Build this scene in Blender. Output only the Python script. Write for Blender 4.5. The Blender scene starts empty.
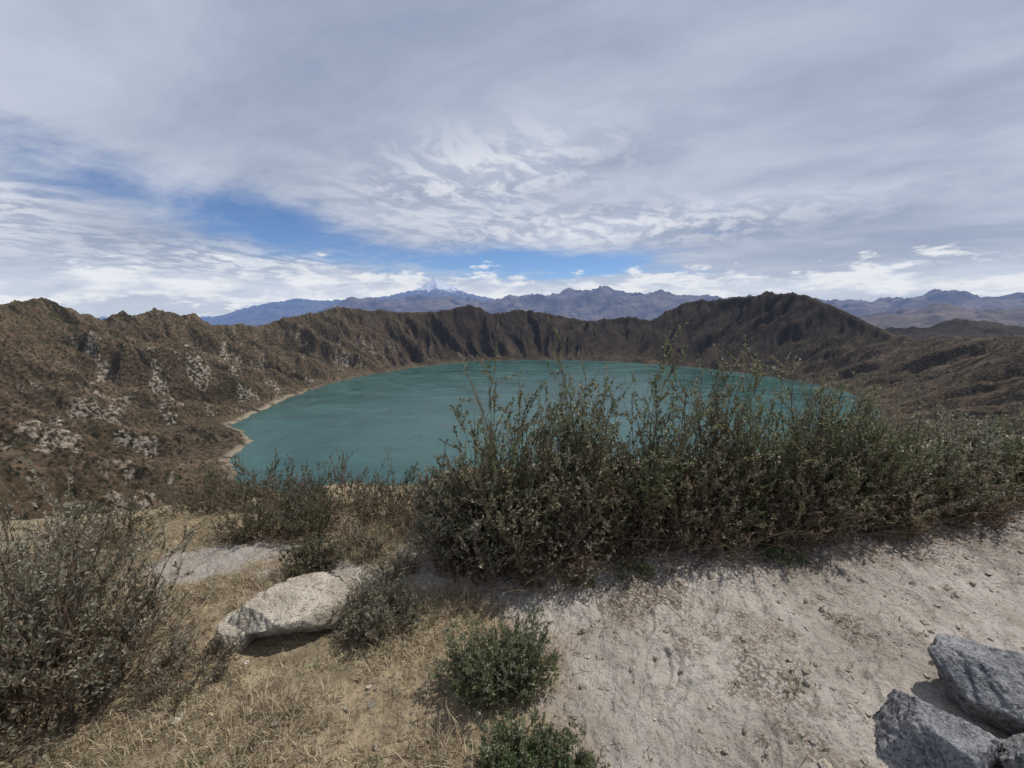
import bpy, math, numpy as np
from math import radians, sin, cos, tan, atan2, pi
scene = bpy.context.scene
CAMH = 1.65
PITCH = radians(9.8)
F = 430.0
LAKE = -350.0
CX, CY = 220.0, 1850.0

# ------------------------------------------------------------ bearings taken from the photo
def ray(u, v):
    a = (u-512)/F; b = (384-v)/F
    return np.array([a, cos(PITCH)+sin(PITCH)*b, -sin(PITCH)+cos(PITCH)*b])
def azel(u, v):
    d = ray(u, v)
    return atan2(d[0], d[1]), atan2(d[2], math.hypot(d[0], d[1]))

# ------------------------------------------------------------ noise
_rg = np.random.default_rng(5); _GA = _rg.uniform(0, 2*pi, 4096); _GX = np.cos(_GA); _GY = np.sin(_GA)
def perlin(x, y, seed=0):
    x = np.asarray(x, float); y = np.asarray(y, float)
    xi = np.floor(x); yi = np.floor(y); fx = x-xi; fy = y-yi
    ii = xi.astype(np.int64); jj = yi.astype(np.int64)
    def g(ox, oy):
        n = (ii+ox)*374761393+(jj+oy)*668265263+seed*974634777
        n = (n ^ (n >> 13))*1274126177 & 0xffffffff
        n = (n ^ (n >> 15)) & 4095
        return _GX[n]*(fx-ox)+_GY[n]*(fy-oy)
    u = fx*fx*fx*(fx*(fx*6-15)+10); v = fy*fy*fy*(fy*(fy*6-15)+10)
    a = g(0, 0); b = g(1, 0); c = g(0, 1); d = g(1, 1)
    return 1.5*((a+(b-a)*u)*(1-v)+(c+(d-c)*u)*v)
def fbm(x, y, octv=5, gain=.5, seed=0):
    s = 0; a = 1; n = 0
    for i in range(octv):
        s = s+a*perlin(x, y, seed+i*17); n += a; a *= gain
        x, y = (x*1.6-y*1.2)*1.01+3.1, (x*1.2+y*1.6)*1.01+7.7
    return s/n*1.6
def ridged(x, y, octv=5, gain=.5, seed=0):
    s = 0; a = 1; n = 0
    for i in range(octv):
        r = 1-np.abs(perlin(x, y, seed+i*31))*1.6
        s = s+a*r*r; n += a; a *= gain
        x, y = (x*1.6-y*1.2)*1.01+5.3, (x*1.2+y*1.6)*1.01+1.9
    return s/n
def sst(a, b, x):
    t = np.clip((x-a)/(b-a), 0, 1); return t*t*(3-2*t)

# ------------------------------------------------------------ crater tables
shore_px = [(878,410),(858,397),(820,385),(750,374),(650,364),(560,360),(480,361),(400,370),(330,384),(300,394),(270,407),(234,424),(257,440),(230,460),(247,490)]
sp = []
for (u, v) in shore_px:
    d = ray(u, v); s = (LAKE-CAMH)/d[2]; sp.append((d[0]*s, d[1]*s))
sp += [(-200,735),(150,690),(430,715),(720,850),(930,1060),(1100,1260)]
sp = np.array(sp)
sphi = np.arctan2(sp[:,0]-CX, sp[:,1]-CY); sr = np.hypot(sp[:,0]-CX, sp[:,1]-CY)
o = np.argsort(sphi); sphi = sphi[o]; sr = sr[o]
def Lr(phi): return np.interp(phi, sphi, sr, period=2*pi)
rt = np.array([(-180,1866),(-173.2,1870),(-165,1905),(-150,1990),(-135,2010),(-110,1930),(-90,1800),(-60,1690),(-30,1660),(0,1690),(25,1730),(50,1720),(75,1720),(100,1740),(130,1790),(160,1840)], float)
def Rr(phi): return np.interp(np.degrees(phi), rt[:,0], rt[:,1], period=360)
sky_px = [(-60,300),(0,297),(30,296),(48,299),(75,309),(100,319),(120,313),(150,309),(172,308),(195,314),(215,322),(235,324),(262,323),(300,314),(335,306),(370,309),(400,312),(440,309),(470,304),(480,307),(495,312),(520,309),(545,311),(580,319),(600,320),(622,315),(650,319),(670,309),(690,300),(720,297),(745,295),(768,290),(785,294),(803,292),(830,303),(860,319),(890,333),(920,336),(960,335),(1024,333),(1080,332)]
hp = []
for (u, v) in sky_px:
    az, el = azel(u, v)
    t = np.linspace(300, 5000, 4700)
    x = t*sin(az); y = t*cos(az)
    ph = np.arctan2(x-CX, y-CY); r = np.hypot(x-CX, y-CY)
    k = np.where(r < Rr(ph))[0][-1]
    hp.append((ph[k], CAMH+t[k]*tan(el)))
hp = sorted(hp)
hphi = np.array([radians(-165)]+[a for a, b in hp]+[radians(150), radians(187)]); hH = np.array([2.]+[b-6 for a, b in hp]+[-25., 0.])
def Hr(phi): return np.interp(phi, hphi, hH, period=2*pi)

def table(px):
    q = [azel(u, v) for u, v in px]
    return np.array([a for a, e in q]), np.array([e for a, e in q])
E1 = table([(-100,330),(200,336),(600,328),(700,322),(800,314),(850,309),(900,305),(1024,303),(1100,300)])
E2 = table([(-100,332),(150,332),(300,322),(325,306),(350,300),(400,298),(440,297),(470,300),(520,294),(560,291),(600,288),(640,291),(690,296),(720,299),(800,299),(840,301),(880,296),(930,293),(980,296),(1024,293),(1100,296)])
E3 = table([(-100,330),(150,328),(215,318),(240,310),(270,302),(300,299),(330,301),(380,298),(405,293),(422,287),(436,279),(450,286),(468,294),(500,301),(700,308),(1100,308)])

def near_z(x, y):
    z = -0.16*sst(-.3, -3.5, x)
    z = z - 0.10*np.clip(-x-2.5, 0, 20)
    ye = np.where(x < -.8, 3.2, 3.75+0.16*x)
    ye = ye+0.3*perlin(x*.7, y*.7, 5)
    dd = y-ye
    z = z - .47*np.where(dd > 0, dd*dd/(dd+1.5), 0)
    hy = 2.65+0.13*np.clip(x-.6, 0, 9)
    z = z + 0.09*np.exp(-((y-hy)/.4)**2)*sst(-.9, -.2, x)
    z = z + 0.05*fbm(x*.8, y*.8, 4, .5, 11)+0.012*fbm(x*5, y*5, 4, .6, 12)
    return z
def sandmask(x, y):
    xb = np.interp(y, [0, 1.3, 1.6, 1.95, 2.2, 2.4, 2.9, 3.3], [.35, .26, .15, .10, -.15, -.7, -.75, .2])
    m = sst(-.16, .16, x-xb+.16*fbm(x*3, y*3, 4, .6, 40))
    pa = np.exp(-(((x+2.1)/.55)**2+((y-2.75)/.3)**2))+np.exp(-(((x+1.1)/.35)**2+((y-2.5)/.2)**2))
    m = np.maximum(m, sst(.35, .7, pa+.2*fbm(x*4, y*4, 3, .5, 41)))
    return m
def leftw(ph): return sst(radians(-40), radians(-100), ph)*sst(radians(-178), radians(-160), ph)
def height(x, y):
    x = np.asarray(x, float); y = np.asarray(y, float)
    d = np.hypot(x, y)
    if d.max() <= 14.001: return near_z(x, y)
    az = np.arctan2(x, y)
    z = np.zeros_like(x)
    if d.min() < 6000:
        r = np.hypot(x-CX, y-CY); ph = np.arctan2(x-CX, y-CY)
        L = Lr(ph)+12*perlin(x/110, y/110, 3)+6*perlin(x/35, y/35, 4)
        R = Rr(ph); H = Hr(ph)
        far = sst(40, 500, d)
        s = (r-L)/(R-L); sc = np.clip(s, 0, 1)
        left = leftw(ph)
        right = sst(radians(55), radians(85), ph)
        prof = .8*sc**(1+.28*left)+.2*sc**2.2
        zin = LAKE+(H-LAKE)*prof
        wx = 80*fbm(x/350, y/350, 4, .5, 21)
        U = ph*1500+wx+.35*(r-L)*np.where(ph < 0, 1, -1)*0.6
        ga = ridged(U/330, r/1500, 2, .45, 22)
        gb = np.abs(perlin(U/125+.3*perlin(r/200, U/300, 8), r/900, 23))*1.5
        gc = np.abs(perlin(U/46+.3*perlin(r/90, U/100, 7), r/420, 33))*1.5
        gd = np.abs(perlin(U/19, r/170, 43))*1.5
        env = np.sin(pi*sc)**.55
        e2 = .25+.75*env
        k = (1-.35*right)*(1+.25*left)
        rg = ridged(x/190, y/190, 6, .55, 24)
        fine = fbm(x/26, y/26, 5, .62, 25)
        zin = zin + far*k*((ga-.6)*125*env+(gb-.45)*66*env+(gc-.45)*32*e2*sst(0, .12, sc)+(gd-.45)*11*e2*sst(0,.12,sc)+(rg-.5)*(24*env+36*sst(.6, 1, sc))+5*fine*sst(0, .08, sc))
        # short wave-cut cliff above the water
        zin = zin + 14*far*sst(.012, .045, s)*(1-sst(.1,.4,s))
        zin = np.where(s < 0, LAKE-np.clip((L-r)*.3, 0, 40), np.maximum(zin, LAKE+np.clip((r-L)*.35, 0, 12)))
        outd = np.clip(r-R, 0, None)
        fl = -270+110*fbm(x/900, y/900, 5, .5, 26)
        zo = H-outd*.32+far*k*((rg-.5)*(34*np.exp(-outd/150)+20*(1-np.exp(-outd/300)))+5*fine+(gc-.45)*6*np.exp(-outd/100))
        zo = np.maximum(zo, fl)+18.*np.exp(-np.abs(zo-fl)/60.)*(1-np.exp(-outd/60))
        z = np.where(r > R, zo, zin)
        wb = sst(14, 70, d)
        if d.min() < 70: z = np.where(d < 70, near_z(x, y)*(1-wb)+z*wb, z)
    if d.max() > 3700:
        e1 = np.interp(az, *E1); e2_ = np.interp(az, *E2); e3 = np.interp(az, *E3)
        ks = np.log([4300, 6500, 9000, 14000, 19000, 30000, 46000])
        kz = np.stack([np.full_like(az, -280), 6500*np.tan(e1), 9000*np.tan(np.minimum(e1, e2_))-250, 14000*np.tan(e2_), 14000*np.tan(e2_)-500, 30000*np.tan(e3), np.full_like(az, -600)])
        ld = np.log(np.clip(d*(1+.1*fbm(x/5000, y/5000, 3, .5, 50)*sst(6000, 9000, d)*sst(30000,22000,d)), 4301, 45900))
        mz = np.zeros_like(az)
        for i in range(6):
            t = np.clip((ld-ks[i])/(ks[i+1]-ks[i]), 0, 1); t = t*t*(3-2*t)
            sel = (ld >= ks[i]) & (ld <= ks[i+1])
            mz = np.where(sel, kz[i]*(1-t)+kz[i+1]*t, mz)
        mz = mz+(ridged(x/2600, y/2600, 6, .55, 51)-.62)*(230+.012*d)*(1-.5*sst(22000,28000,d))+70*fbm(x/500, y/500, 4, .55, 52)
        w = sst(3700, 5600, d)
        z = z*(1-w)+mz*w
    return z

# ------------------------------------------------------------ mesh builder
def mk_mesh(name, V, Fq, cols=None, mat=None, smooth=True, attrs=None):
    me = bpy.data.meshes.new(name)
    V = np.ascontiguousarray(V, dtype=np.float32); Fq = np.ascontiguousarray(Fq, dtype=np.int32)
    k = Fq.shape[1]
    me.vertices.add(len(V)); me.vertices.foreach_set("co", V.ravel())
    me.loops.add(Fq.size); me.loops.foreach_set("vertex_index", Fq.ravel())
    me.polygons.add(len(Fq))
    me.polygons.foreach_set("loop_start", np.arange(0, Fq.size, k, dtype=np.int32))
    me.polygons.foreach_set("loop_total", np.full(len(Fq), k, dtype=np.int32))
    me.polygons.foreach_set("use_smooth", np.full(len(Fq), smooth, dtype=bool))
    me.update(calc_edges=True)
    if cols is not None:
        a = me.color_attributes.new("Col", 'FLOAT_COLOR', 'POINT')
        c = np.ones((len(V), 4), np.float32); c[:, :3] = cols
        a.data.foreach_set("color", c.ravel())
    for n, arr in (attrs or {}).items():
        a = me.attributes.new(n, 'FLOAT', 'POINT'); a.data.foreach_set("value", np.asarray(arr, np.float32))
    ob = bpy.data.objects.new(name, me); scene.collection.objects.link(ob)
    if mat: me.materials.append(mat)
    return ob

# ------------------------------------------------------------ node helpers
class NT:
    def __init__(s, tree): s.t = tree; s.n = tree.nodes; s.l = tree.links
    def new(s, typ, **kw):
        nd = s.n.new(typ)
        for k, v in kw.items(): setattr(nd, k, v)
        return nd
    def put(s, sock, val):
        if isinstance(val, bpy.types.NodeSocket): s.l.new(val, sock)
        elif val is not None:
            if hasattr(sock.default_value, '__len__') and not hasattr(val, '__len__'): val = (val,)*len(sock.default_value)
            if hasattr(sock.default_value, '__len__') and len(sock.default_value) == 4 and len(val) == 3: val = (*val, 1)
            sock.default_value = val
    def math(s, op, a, b=None, c=None, clamp=False):
        nd = s.new('ShaderNodeMath', operation=op, use_clamp=clamp)
        s.put(nd.inputs[0], a); s.put(nd.inputs[1], b)
        if c is not None: s.put(nd.inputs[2], c)
        return nd.outputs[0]
    def vm(s, op, a, b=None, out=0):
        nd = s.new('ShaderNodeVectorMath', operation=op)
        s.put(nd.inputs[0], a)
        if b is not None: s.put(nd.inputs[3] if op == 'SCALE' else nd.inputs[1], b)
        return nd.outputs[out]
    def noise(s, vec, scale, detail=5, rough=.5, dist=0, col=False):
        nd = s.new('ShaderNodeTexNoise'); s.put(nd.inputs['Vector'], vec)
        nd.inputs['Scale'].default_value = scale; nd.inputs['Detail'].default_value = detail
        nd.inputs['Roughness'].default_value = rough; nd.inputs['Distortion'].default_value = dist
        return nd.outputs[1 if col else 0]
    def voro(s, vec, scale, feature='F1', rnd=1):
        nd = s.new('ShaderNodeTexVoronoi', feature=feature); s.put(nd.inputs['Vector'], vec)
        nd.inputs['Scale'].default_value = scale; nd.inputs['Randomness'].default_value = rnd
        return nd.outputs['Distance']
    def ss(s, x, a, b, lo=0., hi=1.):
        nd = s.new('ShaderNodeMapRange', interpolation_type='SMOOTHSTEP')
        s.put(nd.inputs[0], x); nd.inputs[1].default_value = a; nd.inputs[2].default_value = b
        nd.inputs[3].default_value = lo; nd.inputs[4].default_value = hi
        return nd.outputs[0]
    def mix(s, f, a, b, blend='MIX'):
        nd = s.new('ShaderNodeMix', data_type='RGBA', blend_type=blend)
        s.put(nd.inputs[0], f); s.put(nd.inputs[6], a); s.put(nd.inputs[7], b)
        return nd.outputs[2]
    def comb(s, x, y, z):
        nd = s.new('ShaderNodeCombineXYZ'); s.put(nd.inputs[0], x); s.put(nd.inputs[1], y); s.put(nd.inputs[2], z)
        return nd.outputs[0]
    def attr(s, name, out=0):
        nd = s.new('ShaderNodeAttribute', attribute_name=name); return nd.outputs[out]
    def bump(s, h, strength, dist, normal=None):
        nd = s.new('ShaderNodeBump'); s.put(nd.inputs['Height'], h)
        nd.inputs['Strength'].default_value = strength; nd.inputs['Distance'].default_value = dist
        if normal: s.l.new(normal, nd.inputs['Normal'])
        return nd.outputs[0]
def newmat(name):
    m = bpy.data.materials.new(name); m.use_nodes = True
    try: m.cycles.emission_sampling = 'NONE'
    except Exception as e: print(e)
    t = NT(m.node_tree); b = m.node_tree.nodes['Principled BSDF']; b.inputs['Roughness'].default_value = .9
    b.inputs['Specular IOR Level'].default_value = .15
    return m, t, b
def haze(t, b, km, col=(.22, .32, .54)):  # aerial haze painted on: blue emission mixed in by distance from the origin
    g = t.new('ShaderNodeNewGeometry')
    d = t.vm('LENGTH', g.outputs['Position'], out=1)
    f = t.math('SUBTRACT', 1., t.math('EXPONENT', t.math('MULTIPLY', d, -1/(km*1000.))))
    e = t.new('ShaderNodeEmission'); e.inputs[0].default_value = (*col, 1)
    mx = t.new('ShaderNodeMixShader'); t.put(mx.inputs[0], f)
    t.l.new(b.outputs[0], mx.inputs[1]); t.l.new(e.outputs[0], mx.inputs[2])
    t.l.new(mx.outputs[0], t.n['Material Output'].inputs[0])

# ------------------------------------------------------------ materials
m_ground, t, b = newmat("soil")
g = t.new('ShaderNodeNewGeometry'); P = g.outputs['Position']
sm = t.attr("sand", 2)
n1 = t.noise(P, 1.3, 5, .6); n2 = t.noise(P, 9, 5, .65); n3 = t.noise(P, 60, 4, .65); n4 = t.noise(P, 320, 2, .6)
sand = t.mix(t.ss(n1, .35, .65), (.31, .275, .24), (.47, .43, .385))
sand = t.mix(t.ss(n2, .48, .7), sand, (.27, .235, .20))
sand = t.mix(t.ss(n3, .53, .70, 0, .85), sand, (.17, .14, .115))
sand = t.mix(t.ss(n4, .56, .7), sand, (.50, .47, .43))
lit = t.attr("litter", 2)
sand = t.mix(t.math('MULTIPLY', lit, t.ss(n3, .42, .55)), sand, (.13, .10, .075))
straw = t.mix(t.ss(n2, .35, .65), (.20, .155, .10), (.36, .29, .19))
straw = t.mix(t.ss(n3, .5, .7), straw, (.11, .085, .055))
straw = t.mix(t.ss(n1, .5, .7), straw, (.15, .13, .08))
t.put(b.inputs['Base Color'], t.mix(sm, straw, sand))
hgt = t.math('ADD', t.math('MULTIPLY', n2, .8), t.math('ADD', t.math('MULTIPLY', n3, .3), t.math('MULTIPLY', n4, .07)))
t.put(b.inputs['Normal'], t.bump(hgt, 1., .06))

m_crater, t, b = newmat("crater_slope")
g = t.new('ShaderNodeNewGeometry'); P = g.outputs['Position']
Ns = t.new('ShaderNodeSeparateXYZ'); t.put(Ns.inputs[0], g.outputs['Normal'])
SV = t.comb(t.attr("su", 2), t.attr("sv", 2), 0.)
a1 = t.noise(P, .004, 5, .6); a2 = t.noise(P, .02, 6, .65); a3 = t.noise(P, .11, 6, .7)
st1 = t.noise(t.vm('MULTIPLY', SV, (1, .16, 1)), .022, 5, .65, .4)
st2 = t.noise(t.vm('MULTIPLY', SV, (1, .2, 1)), .09, 4, .65)
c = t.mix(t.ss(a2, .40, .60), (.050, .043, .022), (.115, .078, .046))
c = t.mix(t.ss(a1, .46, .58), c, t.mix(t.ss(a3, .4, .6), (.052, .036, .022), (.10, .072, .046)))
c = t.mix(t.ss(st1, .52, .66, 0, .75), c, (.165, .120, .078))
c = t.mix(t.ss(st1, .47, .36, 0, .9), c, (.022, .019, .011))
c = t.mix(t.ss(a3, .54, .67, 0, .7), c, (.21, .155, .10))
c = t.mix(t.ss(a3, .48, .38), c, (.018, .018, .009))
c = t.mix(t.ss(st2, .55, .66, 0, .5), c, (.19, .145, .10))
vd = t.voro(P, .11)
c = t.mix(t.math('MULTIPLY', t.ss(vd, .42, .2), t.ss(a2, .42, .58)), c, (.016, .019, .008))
pale = t.math('MULTIPLY', t.attr("pale", 2), t.math('MULTIPLY', t.ss(Ns.outputs[2], .82, .70), t.ss(a3, .46, .60)))
c = t.mix(pale, c, (.38, .33, .27))
c = t.mix(t.attr("far", 2), c, t.mix(.72, c, (.016, .010, .008)))  # backlit, cloud-shaded far wall: the shade is put into a darker albedo
c = t.mix(t.math('MULTIPLY', t.attr("shore", 2), t.ss(a2, .36, .52)), c, (.30, .25, .18))
t.put(b.inputs['Base Color'], c)
t.put(b.inputs['Normal'], t.bump(t.math('MULTIPLY', a3, 8.), 1., 1.))
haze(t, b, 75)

m_mount, t, b = newmat("mountain_land")
g = t.new('ShaderNodeNewGeometry'); P = g.outputs['Position']
a1 = t.noise(P, .0008, 6, .65); a2 = t.noise(P, .004, 4, .65)
vn = t.new('ShaderNodeTexVoronoi'); t.put(vn.inputs['Vector'], P); vn.inputs['Scale'].default_value = .0035
c = t.mix(t.ss(a1, .42, .58), (.045, .032, .026), (.15, .108, .083))
c = t.mix(.35, c, t.mix(t.ss(vn.outputs['Color'], .2, .8), (.05, .045, .03), (.22, .165, .115)))
c = t.mix(t.ss(a2, .5, .66), c, (.03, .024, .02))
ps = t.new('ShaderNodeSeparateXYZ'); t.put(ps.inputs[0], P)
sn = t.math('ADD', ps.outputs[2], t.math('MULTIPLY', t.math('SUBTRACT', a2, .5), 1400.))
dd_ = t.vm('LENGTH', P, out=1)
c = t.mix(t.math('MULTIPLY', t.ss(sn, 1000, 1250), t.ss(dd_, 23000, 25000)), c, (1., 1., 1.))
t.put(b.inputs['Base Color'], c)
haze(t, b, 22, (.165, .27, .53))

m_water, t, b = newmat("lake_water")
g = t.new('ShaderNodeNewGeometry'); P = g.outputs['Position']
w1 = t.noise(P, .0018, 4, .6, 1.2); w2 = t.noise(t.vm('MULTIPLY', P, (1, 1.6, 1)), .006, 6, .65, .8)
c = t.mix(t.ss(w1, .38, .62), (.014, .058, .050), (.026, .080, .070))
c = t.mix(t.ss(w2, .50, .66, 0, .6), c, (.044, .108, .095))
c = t.mix(t.ss(w2, .46, .32, 0, .7), c, (.008, .036, .032))  # mottled water colour; the darker patches are painted cloud shadow
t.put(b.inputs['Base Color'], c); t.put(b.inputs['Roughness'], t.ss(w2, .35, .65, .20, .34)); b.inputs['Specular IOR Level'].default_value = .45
t.put(b.inputs['Normal'], t.bump(t.math('ADD', t.noise(P, .25, 2, .6), t.math('MULTIPLY', t.noise(P, .06, 2, .6), 3.)), .5, .8))
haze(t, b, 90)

def leafmat(name, trans=.35):
    m, t, b = newmat(name)
    col = t.attr("Col")
    t.put(b.inputs['Base Color'], col); b.inputs['Roughness'].default_value = .55; b.inputs['Specular IOR Level'].default_value = .35
    tr = t.new('ShaderNodeBsdfTranslucent'); t.put(tr.inputs[0], col)
    mx = t.new('ShaderNodeMixShader'); mx.inputs[0].default_value = trans
    t.l.new(b.outputs[0], mx.inputs[1]); t.l.new(tr.outputs[0], mx.inputs[2])
    t.l.new(mx.outputs[0], t.n['Material Output'].inputs[0])
    return m
m_leaf = leafmat("foliage", .38); m_grass = leafmat("dry_grass", .3)
def rockmat(name, c1, c2, c3):
    m, t, b = newmat(name)
    tc = t.new('ShaderNodeTexCoord'); P = tc.outputs['Object']
    n1 = t.noise(P, 5, 5, .65); n2 = t.noise(P, 24, 5, .7); n3 = t.noise(P, 110, 3, .6)
    c = t.mix(t.ss(n1, .40, .60), c1, c2); c = t.mix(t.ss(n2, .5, .64), c, c3)
    c = t.mix(t.ss(n3, .54, .66, 0, .8), c, tuple(.4*q for q in c1))
    c = t.mix(t.ss(n3, .44, .34, 0, .6), c, tuple(min(1.5*q, .8) for q in c2))
    t.put(b.inputs['Base Color'], c)
    t.put(b.inputs['Normal'], t.bump(t.math('ADD', t.math('MULTIPLY', n2, 1.), t.math('MULTIPLY', n3, .3)), 1., .03))
    return m
m_rock = rockmat("grey_rock", (.17, .175, .19), (.29, .29, .295), (.09, .095, .10))
m_rock2 = rockmat("pale_rock", (.34, .30, .24), (.48, .435, .36), (.26, .21, .16))

# ------------------------------------------------------------ terrain meshes
NF, NB = 1200, 100
th = np.concatenate([np.linspace(-radians(66), radians(66), NF, endpoint=False), np.linspace(radians(66), radians(294), NB, endpoint=False)])
def polar(rs):
    Rg, T = np.meshgrid(rs, th, indexing='ij')
    X = Rg*np.sin(T); Y = Rg*np.cos(T)
    nr, nt = len(rs), len(th)
    idx = np.arange(nr*nt).reshape(nr, nt)
    a = idx[:-1]; c = idx[1:]
    Fq = np.stack([a, np.roll(a, -1, 1), np.roll(c, -1, 1), c], -1).reshape(-1, 4)
    return X.ravel(), Y.ravel(), Fq
X, Y, Fq = polar(np.concatenate([[.04, .15, .3], np.geomspace(.5, 14, 440)]))
Z = height(X, Y)
near = sst(7, 4, np.hypot(X, Y))
S = sandmask(X, Y)
foot = np.abs(fbm(X*5, Y*5, 3, .5, 61))
# shallow scuffed footprints along the path
rngf = np.random.default_rng(77); fp = np.zeros_like(X)
for i in range(46):
    fx_ = rngf.uniform(.45, 3.8); fy_ = rngf.uniform(1.15, 2.35)+.13*max(fx_-.6, 0); an = rngf.normal(1.2, .5)
    dx_ = (X-fx_)*cos(an)+(Y-fy_)*sin(an); dy_ = -(X-fx_)*sin(an)+(Y-fy_)*cos(an)
    q = np.sqrt((dx_/.13)**2+(dy_/.05)**2)
    fp += -.010*sst(1.05, .75, q)+.006*np.exp(-((q-1.15)/.18)**2)
Z = Z + near*(.008*fbm(X*22, Y*22, 3, .6, 60)+.022*np.minimum(foot, .5)*S+fp*S)
lit = sst(-.1, .45, fbm(X*1.6, Y*1.6, 4, .6, 90)+.55*np.exp(-((X-1.5)/.7)**2-((Y-1.75)/.45)**2)-.25)*.8+.8*np.exp(-((Y-(2.45+.13*np.clip(X-.6,0,9)))/.22)**2)*(X > -.1)
mk_mesh("ground", np.stack([X, Y, Z], 1), Fq, mat=m_ground, attrs={"sand": S, "litter": np.clip(lit, 0, 1)})
X, Y, Fq = polar(np.concatenate([np.geomspace(14, 400, 200, endpoint=False), np.geomspace(400, 5600, 700)]))
Z = height(X, Y)
r = np.hypot(X-CX, Y-CY); ph = np.arctan2(X-CX, Y-CY); L = Lr(ph); s = (r-L)/(Rr(ph)-L)
left = sst(radians(-20), radians(-60), ph)
pale = sst(.12, .35, fbm(X/90, Y/90, 4, .6, 70)+.06-.7*np.abs(s-.36))*left*(s < .8)*sst(80, 250, np.hypot(X, Y))
shore = sst(9, 3, Z-LAKE)*sst(-1, 1, Z-LAKE)*(.12*sst(radians(-20), radians(-50), ph)+.75*sst(radians(-82), radians(-96), ph))*sst(radians(-150), radians(-130), ph)
far_shade = sst(radians(-75), radians(-15), ph)*(1-.75*sst(radians(60), radians(95), ph))*np.clip(s*3+.3, 0, 1)  # mask for the shade painted onto the far wall
wx = 60*fbm(X/350, Y/350, 3, .5, 21)
mk_mesh("crater_hills", np.stack([X, Y, Z], 1), Fq, mat=m_crater, attrs={"pale": pale, "shore": shore, "far": far_shade, "su": ph*1500+wx+.2*(r-L)*np.sign(ph), "sv": r})
X, Y, Fq = polar(np.geomspace(5600, 46000, 300))
Z = height(X, Y)
mk_mesh("distant_mountains", np.stack([X, Y, Z], 1), Fq, mat=m_mount)
# lake
a = np.linspace(0, 2*pi, 240, endpoint=False); rr = np.linspace(0, 1, 12)[1:]
V = [(CX, CY, LAKE)]
Lw = Lr(a)+40
for q in rr:
    V += [(CX+math.sin(t_)*l*q, CY+math.cos(t_)*l*q, LAKE) for t_, l in zip(a, Lw)]
me = bpy.data.meshes.new("crater_lake")
fs = [(0, 1+(i+1) % 240, 1+i) for i in range(240)]
for k in range(len(rr)-1):
    for i in range(240):
        p0 = 1+k*240; j = (i+1) % 240
        fs.append((p0+i, p0+j, p0+240+j, p0+240+i))
me.from_pydata(V, [], fs); me.update()
import bmesh
bm = bmesh.new(); bm.from_mesh(me); bmesh.ops.recalc_face_normals(bm, faces=bm.faces)
bm.faces.ensure_lookup_table()
if bm.faces[0].normal.z < 0: bmesh.ops.reverse_faces(bm, faces=bm.faces)
bm.to_mesh(me); bm.free()
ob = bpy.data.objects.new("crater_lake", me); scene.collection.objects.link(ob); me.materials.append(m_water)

# ------------------------------------------------------------ plants
def gz(x, y): return near_z(np.atleast_1d(np.asarray(x, float)), np.atleast_1d(np.asarray(y, float)))
def norm(v): return v/np.maximum(np.linalg.norm(v, axis=-1, keepdims=True), 1e-9)
def tubes(Pl, rad, col):
    N, K, _ = Pl.shape
    T = norm(np.gradient(Pl, axis=1))
    ref = np.tile(np.array([.31, .95, .05]), (N, K, 1))
    A = norm(np.cross(T, ref)); B = np.cross(T, A)
    vs = []
    for k in range(3):
        an = 2*pi*k/3
        vs.append(Pl+rad[..., None]*(A*cos(an)+B*sin(an)))
    V = np.stack(vs, 2)
    idx = np.arange(N*K*3).reshape(N, K, 3)
    a = idx[:, :-1]; c = idx[:, 1:]
    Fq = np.stack([a, np.roll(a, -1, 2), np.roll(c, -1, 2), c], -1).reshape(-1, 4)
    C = np.repeat(col, K*3, 0)
    return V.reshape(-1, 3), Fq, C
def leaves(Po, D, Ln, Wd, col, rng):
    n = len(Po)
    D = norm(D); Sd = norm(np.cross(D, rng.normal(size=(n, 3)))); Nn = np.cross(D, Sd)
    L = Ln[:, None]; W = Wd[:, None]
    V = np.stack([Po, Po+D*L*.45+Sd*W+Nn*W*.3, Po+D*L, Po+D*L*.45-Sd*W+Nn*W*.3], 1).reshape(-1, 3)
    Fq = np.arange(n*4).reshape(n, 4)
    return V, Fq, np.repeat(col, 4, 0)
def join(parts):
    Vs, Fs, Cs, o = [], [], [], 0
    for V, Fq, C in parts:
        Vs.append(V); Fs.append(Fq+o); Cs.append(C); o += len(V)
    return np.concatenate(Vs), np.concatenate(Fs), np.concatenate(Cs)
GREEN = np.array([(.125, .150, .068), (.17, .19, .098), (.090, .108, .048), (.23, .235, .15), (.17, .165, .095)])
GREY = np.array([(.23, .235, .165), (.30, .30, .22), (.16, .165, .11), (.25, .21, .15), (.40, .37, .29)])
LUSH = np.array([(.125, .170, .070), (.17, .215, .095), (.095, .125, .05), (.21, .23, .13)])
DRY = np.array([(.19, .14, .095), (.26, .20, .135), (.13, .095, .068), (.32, .25, .17)])
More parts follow.
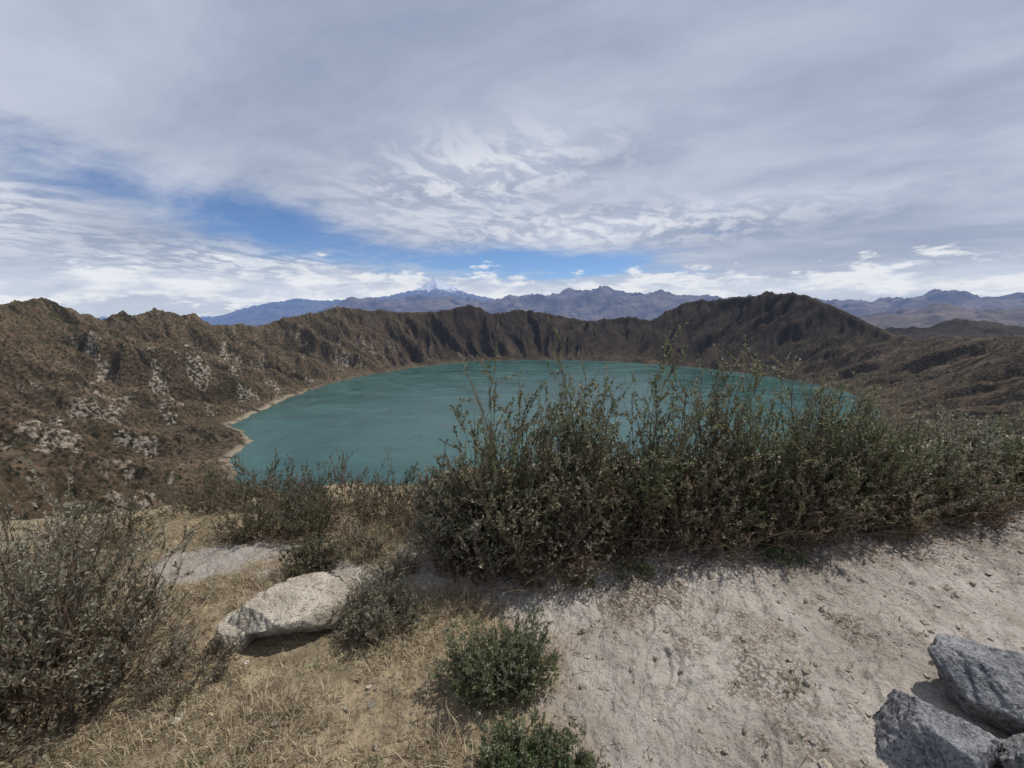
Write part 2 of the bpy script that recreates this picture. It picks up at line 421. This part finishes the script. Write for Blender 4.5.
def bush(name, cx, cy, rx, ry, h, stems, tw, lv, ll=.028, pal=GREEN, seed=1, dry=.3, spikes=4, lw=.2, bare=1.):
    rng = np.random.default_rng(seed)
    N = stems
    a = rng.uniform(0, 2*pi, N); q = np.sqrt(rng.random(N))
    bx = cx+rx*.6*q*np.cos(a); by = cy+ry*.6*q*np.sin(a)
    a2 = a+rng.normal(0, .5, N); qt = np.clip(q*rng.uniform(.75, 1.15, N), 0, 1.08)
    tx = cx+rx*qt*np.cos(a2); ty = cy+ry*qt*np.sin(a2)
    lump = .55+.85*np.clip(.5+perlin(tx*3.4+seed, ty*3.4, seed), 0, 1)
    tz = h*np.sqrt(np.clip(1-.68*qt**2, .05, 1))*rng.uniform(.35, 1.02, N)*lump
    if spikes: tz[:spikes] = h*rng.uniform(1.0, 1.18, spikes)
    b0 = gz(bx, by)-.02
    K = 8; tt = np.linspace(0, 1, K)
    Pl = np.zeros((N, K, 3))
    Pl[..., 0] = bx[:, None]+(tx-bx)[:, None]*tt**1.25
    Pl[..., 1] = by[:, None]+(ty-by)[:, None]*tt**1.25
    Pl[..., 2] = b0[:, None]+tz[:, None]*tt**.9
    wig = rng.normal(0, .034, (N, K, 3))*h; wig[:, 0] = 0; wig = np.cumsum(wig, 1)*.6
    Pl += wig
    rad = (.0050*h+.0008)*(1-.8*tt)[None]*rng.uniform(.6, 1.3, (N, 1))
    parts = [tubes(Pl, rad, DRY[rng.integers(0, 3, N)]*.9)]
    M = N*tw
    si = np.repeat(np.arange(N), tw); ts = rng.uniform(.15, .98, M)*(K-1)
    k0 = np.floor(ts).astype(int); fr = (ts-k0)[:, None]
    st = Pl[si, k0]*(1-fr)+Pl[si, np.minimum(k0+1, K-1)]*fr
    out = norm(np.stack([st[:, 0]-cx, st[:, 1]-cy, np.zeros(M)], 1))
    d = norm(norm(Pl[si, -1]-Pl[si, 0])*.7+out*.35+rng.normal(0, .65, (M, 3))+np.array([0, 0, .35]))
    ln = h*rng.uniform(.06, .18, M)
    K2 = 4; t2 = np.linspace(0, 1, K2)
    Tp = st[:, None]+d[:, None]*(ln[:, None]*t2)[..., None]
    Tp[..., 2] += (ln[:, None]*.25*t2**2)
    parts.append(tubes(Tp, (.0016*h+.0004)*(1-.6*t2)[None]*np.ones((M, 1)), DRY[rng.integers(0, 3, M)]))
    isdry = rng.random(M) < dry*.4
    NL = M*lv; ti = np.repeat(np.arange(M), lv); tl = rng.uniform(.05, 1.05, NL)[:, None]
    Po = Tp[ti, 0]+(Tp[ti, -1]-Tp[ti, 0])*tl
    D = d[ti]+rng.normal(0, .7, (NL, 3))+np.array([0, 0, .25])
    hrel = (Po[:, 2]-b0.mean())/h
    keep = (~isdry[ti]) & (rng.random(NL) < np.clip(.15+hrel*1.9, .12, 1))
    Po, D, hrel = Po[keep], D[keep], hrel[keep]; n = len(Po)
    tint = pal[rng.integers(0, len(pal), N)][si][ti][keep]*.55+pal[np.repeat(rng.integers(0, len(pal), M), lv)[keep]]*.45
    col = tint*rng.uniform(.7, 1.3, (n, 1))
    dd = rng.random(n) < dry*np.clip(1.25-1.3*hrel, .06, 1)
    col[dd] = DRY[rng.integers(0, 4, dd.sum())]*rng.uniform(.6, 1.1, (dd.sum(), 1))
    Ln = ll*rng.uniform(.6, 1.35, n)
    parts.append(leaves(Po, D, Ln, Ln*lw, col, rng))
    Nd = int(stems*dry*2.6*bare)
    if Nd:
        a = rng.uniform(0, 2*pi, Nd); q = np.sqrt(rng.random(Nd))
        p0 = np.stack([cx+rx*.85*q*np.cos(a), cy+ry*.85*q*np.sin(a), np.zeros(Nd)], 1)
        p0[:, 2] = gz(p0[:, 0], p0[:, 1])
        dr = norm(np.stack([np.cos(a+rng.normal(0, .8, Nd)), np.sin(a+rng.normal(0, .8, Nd)), rng.uniform(.3, 2.2, Nd)], 1))
        ln = h*rng.uniform(.25, .75, Nd)
        K3 = 6; t3 = np.linspace(0, 1, K3)
        Dp = p0[:, None]+dr[:, None]*(ln[:, None]*t3)[..., None]
        Dp[..., 2] -= (ln*rng.uniform(.0, .5, Nd))[:, None]*t3**2
        Dp += np.cumsum(rng.normal(0, .014, (Nd, K3, 3))*h, 1)
        Dp[..., 2] = np.maximum(Dp[..., 2], p0[:, None, 2]+.005)
        parts.append(tubes(Dp, (.0022*h+.0005)*(1-.7*t3)[None]*np.ones((Nd, 1)), DRY[rng.integers(0, 4, Nd)]*1.25))
    V, Fq, C = join(parts)
    return mk_mesh(name, V, Fq, cols=C, mat=m_leaf, smooth=False)

MIXG = np.concatenate([GREEN, GREY[:4]])
BRN = np.concatenate([DRY*.95, GREY[:2]*.8])
hedge = [(-.02,2.60,.50,.40,1.06,MIXG),(-.25,2.45,.34,.28,.70,GREY),(.42,2.72,.45,.40,1.06,MIXG),(.22,2.40,.34,.24,.60,GREY),(.85,2.85,.48,.40,1.00,GREEN),(.75,2.58,.35,.2,.52,BRN),(1.28,2.88,.46,.38,1.08,MIXG),(1.25,2.60,.38,.2,.52,BRN),(1.7,2.92,.46,.38,.98,GREEN),(2.1,2.98,.45,.38,1.02,MIXG),(1.95,2.70,.42,.2,.52,BRN),(2.52,3.08,.48,.40,.88,GREEN),(2.95,3.2,.5,.40,.84,MIXG),(2.7,2.85,.35,.2,.42,BRN),(3.45,3.32,.52,.42,.72,GREY),(3.4,3.0,.4,.2,.4,BRN),(3.95,3.45,.52,.42,.66,MIXG),(4.5,3.6,.6,.45,.66,MIXG),(5.2,3.8,.7,.5,.62,MIXG),(6.1,4.1,.8,.5,.6,GREEN)]
for i, (x, y, rx, ry, h, pal) in enumerate(hedge):
    big = h > .6
    bush("flowering_shrub", x, y, rx, ry, h, 115 if big else 65, 12, 20 if big else 12, .024, pal, 100+i, .30 if big else .7, 3 if big else 0, .23)
low = [(-.55,3.0,.35,.3,.40),(-.95,3.2,.4,.3,.42),(-1.45,3.5,.45,.3,.46),(-1.9,3.6,.45,.3,.5),(-2.4,3.8,.5,.3,.5),(-3.0,3.9,.5,.35,.45),(-2.0,3.1,.35,.22,.3),(-1.55,3.05,.25,.2,.32),(-1.35,2.6,.22,.16,.22),(-3.3,3.2,.5,.3,.4)]
for i, (x, y, rx, ry, h) in enumerate(low):
    bush("scrub_bush", x, y, rx, ry, h, 80, 9, 12, .018, np.concatenate([GREEN*.65, GREY[:3]*.7, DRY[:2]*.7]), 200+i, .4, 1)
bush("grey_leaf_shrub", -2.16, 1.70, .60, .58, .78, 230, 11, 16, .020, GREY*.95, 301, .45, 0, .22)
bush("grey_leaf_shrub", -2.9, 2.2, .6, .5, .80, 130, 9, 13, .022, GREY*.95, 302, .4, 0, .22)
bush("herb_bush", -.06, 1.66, .26, .21, .28, 190, 9, 14, .014, np.concatenate([LUSH, GREY[:3]]), 401, .18, 0, .24)
bush("herb_bush", .09, 1.29, .26, .18, .17, 170, 9, 14, .014, np.concatenate([LUSH, GREY[:1]]), 402, .15, 0, .24)
bush("herb_bush", -.70, 2.03, .26, .2, .26, 150, 9, 13, .013, GREY*.95, 403, .25, 0, .22)
bush("herb_bush", .42, 2.3, .10, .08, .09, 30, 6, 10, .014, LUSH, 404, .1, 0)
bush("herb_bush", .75, 2.4, .16, .08, .10, 30, 6, 10, .014, LUSH, 407, .1, 0)
bush("herb_bush", 1.75, 2.55, .2, .1, .10, 40, 6, 10, .014, LUSH, 405, .2, 0)
bush("herb_bush", -1.5, 1.75, .25, .25, .22, 80, 8, 10, .015, GREY*.8, 406, .5, 0)
bush("herb_bush", -1.1, 2.75, .3, .2, .2, 80, 8, 10, .015, GREY*.8, 408, .5, 0)
bush("herb_bush", -.75, 2.5, .2, .12, .16, 60, 8, 10, .013, GREY*.9, 410, .5, 0)

# ------------------------------------------------------------ grass & litter
def blades(name, px, py, hmin, hmax, pal, seed, lean=.7, w=.0016, mat=m_grass):
    rng = np.random.default_rng(seed); n = len(px)
    z = gz(px, py)-.003
    a = rng.uniform(0, 2*pi, n); h = rng.uniform(hmin, hmax, n); le = np.abs(rng.normal(0, lean, n))
    d = norm(np.stack([np.cos(a)*le, np.sin(a)*le, np.ones(n)*.7], 1))
    sd = np.stack([-np.sin(a), np.cos(a), np.zeros(n)], 1)
    P0 = np.stack([px, py, z], 1)
    P1 = P0+d*h[:, None]*.55; d2 = norm(d+np.stack([np.cos(a)*.5, np.sin(a)*.5, -.3*np.ones(n)], 1)); P2 = P1+d2*h[:, None]*.45
    ww = w*rng.uniform(.6, 1.5, (n, 1))
    V = np.stack([P0-sd*ww, P0+sd*ww, P1-sd*ww*.7, P1+sd*ww*.7, P2-sd*ww*.15, P2+sd*ww*.15], 1).reshape(-1, 3)
    i = np.arange(n)[:, None]*6
    Fq = np.concatenate([i+np.array([0, 1, 3, 2]), i+np.array([2, 3, 5, 4])])
    C = np.repeat(pal[rng.integers(0, len(pal), n)]*rng.uniform(.7, 1.25, (n, 1)), 6, 0)
    return mk_mesh(name, V, Fq, cols=C, mat=mat, smooth=False)
rng = np.random.default_rng(7)
STRAW = np.array([(.44, .36, .23), (.36, .28, .17), (.28, .215, .13), (.50, .43, .30), (.19, .175, .09)])
tx = rng.uniform(-4.2, .6, 16000); ty = rng.uniform(.6, 4.3, 16000)
dens = (1-sandmask(tx, ty))*np.clip(.42+1.5*fbm(tx*1.8, ty*1.8, 3, .5, 80), .03, 1)
k = rng.random(len(tx)) < dens*.75; tx = tx[k]; ty = ty[k]
rep = 14
gx = np.repeat(tx, rep)+rng.normal(0, .022, len(tx)*rep); gy = np.repeat(ty, rep)+rng.normal(0, .022, len(tx)*rep)
blades("dry_grass", gx, gy, .015, .065, STRAW, 8, .9)
cxs = np.array([(-.62,2.75),(-.95,2.75),(-.45,2.6),(-1.2,3.0),(-.25,2.2),(-1.0,1.5),(-.3,1.35),(-1.5,2.45),(-.9,2.3)])
cc = np.repeat(cxs, 200, 0)+rng.normal(0, .09, (200*len(cxs), 2))
blades("tall_grass", cc[:, 0], cc[:, 1], .05, .18, np.concatenate([STRAW[:4], DRY]), 9, .5, .0015)
wx = rng.uniform(.3, 4.5, 1500); wy = rng.uniform(1.1, 2.9, 1500)
k = rng.random(1500) < np.clip(fbm(wx*1.6, wy*1.6, 3, .5, 90)*1.5-.15+.9*np.exp(-((wx-1.5)/.7)**2-((wy-1.75)/.45)**2), 0, 1)
wx = wx[k]; wy = wy[k]; rp = 16
blades("ground_weeds", np.repeat(wx, rp)+rng.normal(0, .014, len(wx)*rp), np.repeat(wy, rp)+rng.normal(0, .014, len(wx)*rp), .008, .035, np.array([(.13, .09, .06), (.19, .15, .08), (.11, .13, .05), (.28, .24, .12)]), 10, 1.1, .002)
ws = np.array([(1.35,1.75),(1.75,2.05),(2.2,1.95),(1.1,1.45),(2.6,2.3),(-.75,1.15),(-1.2,1.35),(-.35,1.7),(-.95,1.75),(-.5,1.3),(-.6,1.25)])
cc = np.repeat(ws, 60, 0)+rng.normal(0, .024, (60*len(ws), 2))
blades("green_weeds", cc[:, 0], cc[:, 1], .010, .032, np.concatenate([LUSH, STRAW[1:3]*.8]), 14, 1.1, .0028)
nt_ = 1600; px = rng.uniform(-3, 4.5, nt_); py = rng.uniform(1., 3.1, nt_)
k = rng.random(nt_) < np.clip(.18+1.2*np.exp(-((py-(2.3+.13*np.clip(px-.6, 0, 9)))/.3)**2)+.3*(px < .1), 0, 1); px = px[k]; py = py[k]; n = len(px)
an = rng.uniform(0, 2*pi, n); ln = rng.uniform(.015, .09, n); tt = np.linspace(-.5, .5, 4)
tw = np.zeros((n, 4, 3)); tw[..., 0] = px[:, None]+np.cos(an)[:, None]*ln[:, None]*tt; tw[..., 1] = py[:, None]+np.sin(an)[:, None]*ln[:, None]*tt
tw[..., :2] += rng.normal(0, .002, (n, 4, 2)); tw[..., 2] = gz(tw[..., 0].ravel(), tw[..., 1].ravel()).reshape(n, 4)+.012+rng.uniform(0, .006, (n, 4))
V, Fq, C = tubes(tw, np.full((n, 4), .0012), DRY[rng.integers(0, 4, n)]*.8)
mk_mesh("fallen_twigs", V, Fq, cols=C, mat=m_leaf, smooth=False)

# ------------------------------------------------------------ rocks
def ico(sub):
    bm = bmesh.new(); bmesh.ops.create_icosphere(bm, subdivisions=sub, radius=1)
    V = np.array([v.co[:] for v in bm.verts]); Fc = np.array([[v.index for v in f.verts] for f in bm.faces]); bm.free()
    return V, Fc
V6, F6 = ico(6)
def rock(name, x, y, sx, sy, sz, seed, rot=0., zc=.25, mat=m_rock, cuts=16, flat=None):
    rng = np.random.default_rng(seed); V = V6.copy()
    if flat is not None:
        m = V[:, 2] > flat; V[m, 2] = flat+(V[m, 2]-flat)*.12
    for i in range(cuts):
        n = rng.normal(size=3); n /= np.linalg.norm(n); o = rng.uniform(.5, .82)
        dd = V@n; m = dd > o; V[m] -= ((dd[m]-o)*.98)[:, None]*n
    nn = norm(V)
    V += .06*fbm(V[:, 0]*2+V[:, 2], V[:, 1]*2-V[:, 2]*1.3+seed, 5, .65, seed)[:, None]*nn
    V -= .07*(ridged(V[:, 0]*3+V[:, 2]*2, V[:, 1]*3-V[:, 2]*2.6+seed, 3, .5, seed+9)**3)[:, None]*nn
    V += .016*fbm(V[:, 0]*14+V[:, 2]*9, V[:, 1]*14-V[:, 2]*11, 4, .65, seed+3)[:, None]*nn
    V *= np.array([sx, sy, sz]); c, s_ = cos(rot), sin(rot)
    V = V@np.array([[c, s_, 0], [-s_, c, 0], [0, 0, 1]])
    V += np.array([x, y, gz(x, y)[0]+sz*zc])
    return mk_mesh(name, V, F6, mat=mat, smooth=True)
rock("boulder", 1.55, 1.33, .27, .20, .21, 31, .3, flat=.6)
rock("boulder", 2.08, 1.56, .30, .24, .27, 8, -.3)
rock("boulder", 1.90, 1.25, .22, .2, .23, 12, .5)
rock("boulder", 1.23, 1.19, .11, .09, .08, 15, .5)
rock("pale_boulder", -1.20, 2.10, .33, .24, .24, 21, .2, mat=m_rock2, flat=.30, zc=.35, cuts=9)
rock("pale_boulder", -1.40, 2.00, .13, .13, .12, 25, .2, mat=m_rock2, flat=.5)
V1, F1 = ico(1)
n = 5000; rng = np.random.default_rng(44)
px = rng.uniform(-1.5, 5, n); py = rng.uniform(.9, 3.4, n); sz = .0025+.018*rng.random(n)**5
ok = rng.random(n) < (.25+.75*sandmask(px, py)); px, py, sz = px[ok], py[ok], sz[ok]; n = len(px)
VV = V1[None]*(sz[:, None, None]*rng.uniform(.6, 1.2, (n, 1, 3)))*(1+.25*rng.normal(size=(n, len(V1), 1)))
VV = VV+np.stack([px, py, gz(px, py)+.004], 1)[:, None]
FF = F1[None]+(np.arange(n)*len(V1))[:, None, None]
mk_mesh("gravel", VV.reshape(-1, 3), FF.reshape(-1, 3), mat=m_rock2, smooth=False)

# ------------------------------------------------------------ sky
SUN_AZ, SUN_EL = radians(66), radians(60)
w = bpy.data.worlds.new("World"); scene.world = w; w.use_nodes = True
try:
    w.cycles.sampling_method = 'MANUAL'; w.cycles.sample_map_resolution = 256
except Exception as e: print(e)
t = NT(w.node_tree); bg = w.node_tree.nodes['Background']; bg.inputs[1].default_value = .1
sky = t.new('ShaderNodeTexSky', sky_type='NISHITA'); sky.sun_disc = False
sky.sun_elevation = SUN_EL; sky.sun_rotation = SUN_AZ; sky.altitude = 3500; sky.air_density = 1.0; sky.dust_density = .6; sky.ozone_density = 2.
tc = t.new('ShaderNodeTexCoord'); D = tc.outputs['Generated']
sx = t.new('ShaderNodeSeparateXYZ'); t.put(sx.inputs[0], D)
x, y, z = sx.outputs
zz = t.math('ADD', t.math('MAXIMUM', z, 0.), .12)
P0 = t.comb(t.math('DIVIDE', x, zz), t.math('DIVIDE', y, zz), 0.)
wv = t.noise(P0, .9, 3, .5, 0, True)
Pp = t.vm('ADD', P0, t.vm('SCALE', t.vm('SUBTRACT', wv, (.5, .5, .5)), .7))
az = t.math('ARCTAN2', x, y); el = t.math('ARCSINE', z)
def gauss(a0, sa, e0, se, tilt=0.):
    da = t.math('SUBTRACT', az, radians(a0))
    A = t.math('DIVIDE', da, radians(sa))
    de = t.math('SUBTRACT', t.math('SUBTRACT', el, radians(e0)), t.math('MULTIPLY', da, tilt))
    E = t.math('DIVIDE', de, radians(se))
    return t.math('EXPONENT', t.math('MULTIPLY', t.math('ADD', t.math('MULTIPLY', A, A), t.math('MULTIPLY', E, E)), -1.))
nl = t.noise(Pp, .42, 4, .5)
rot = t.new('ShaderNodeVectorRotate', rotation_type='Z_AXIS'); t.put(rot.inputs['Vector'], Pp); rot.inputs['Angle'].default_value = radians(32)
nm = t.noise(t.vm('MULTIPLY', rot.outputs[0], (.7, 1.4, 1)), 1.1, 7, .58)
nf = t.noise(t.vm('MULTIPLY', rot.outputs[0], (1.5, 1., 1)), 4.6, 6, .62)
hole = t.math('ADD', gauss(-31, 16, 10.0, 3.3, -.14), t.math('ADD', t.math('MULTIPLY', gauss(3, 18, 5.8, 2.3, .0), 1.2), t.math('MULTIPLY', gauss(-50, 9, 16, 3, -.2), .4)))
cov = t.math('ADD', t.math('MULTIPLY', nl, .45), t.math('ADD', t.math('MULTIPLY', nm, .85), t.math('MULTIPLY', nf, .2)))
cov = t.math('SUBTRACT', cov, t.math('MULTIPLY', hole, .52))
cover = t.ss(cov, .22, .64, .05, .96)
br = t.math('ADD', t.math('MULTIPLY', nl, .62), t.math('MULTIPLY', nm, .38))
grey = t.mix(t.ss(br, .38, .62), (3.2, 3.75, 5.0), (5.5, 6.0, 7.15))
alto = t.math('MULTIPLY', t.math('ADD', gauss(-4, 15, 16, 4, .15), t.math('ADD', gauss(12, 22, 10, 2.2, .02), t.math('ADD', gauss(-30, 12, 5, 2.0), gauss(-52, 8, 9, 5)))), t.ss(nf, .42, .60))
grey = t.mix(t.math('MULTIPLY', alto, .85, clamp=True), grey, (8.0, 8.2, 8.7))
low = t.ss(el, radians(8), radians(1), 0, .5)
grey = t.mix(low, grey, (6.4, 7.0, 8.1))
blue = t.mix(1., sky.outputs[0], (.70, .86, 1.06), 'MULTIPLY')
c = t.mix(cover, blue, grey)
cu = t.noise(t.comb(t.math('MULTIPLY', az, 5.), t.math('MULTIPLY', el, 17.), 3.), 1.9, 7, .6, .1)
cz = t.math('SUBTRACT', cu, t.math('MULTIPLY', t.math('ABSOLUTE', t.math('SUBTRACT', el, radians(2.4))), 4.8))
c = t.mix(t.ss(cz, .33, .43, 0, .85), c, t.mix(t.ss(cu, .42, .6), (6.0, 6.5, 7.6), (8.5, 8.7, 9.0)))
t.put(bg.inputs[0], c)

sl = bpy.data.lights.new("sun", 'SUN'); sl.energy = 4.0; sl.angle = radians(.6); sl.color = (1, .95, .87)
so = bpy.data.objects.new("sun", sl); scene.collection.objects.link(so)
from mathutils import Vector
sd = Vector((sin(SUN_AZ)*cos(SUN_EL), cos(SUN_AZ)*cos(SUN_EL), sin(SUN_EL)))
so.rotation_euler = sd.to_track_quat('Z', 'Y').to_euler(); so.location = (5, 5, 20)

cam = bpy.data.cameras.new("camera"); co = bpy.data.objects.new("camera", cam); scene.collection.objects.link(co)
cam.sensor_width = 36; cam.lens = F/1024*36; cam.clip_start = .05; cam.clip_end = 120000
co.location = (0, 0, CAMH); co.rotation_euler = (pi/2-PITCH, 0, 0); scene.camera = co
scene.view_settings.view_transform = 'Standard'; scene.view_settings.look = 'None'; scene.view_settings.exposure = 0
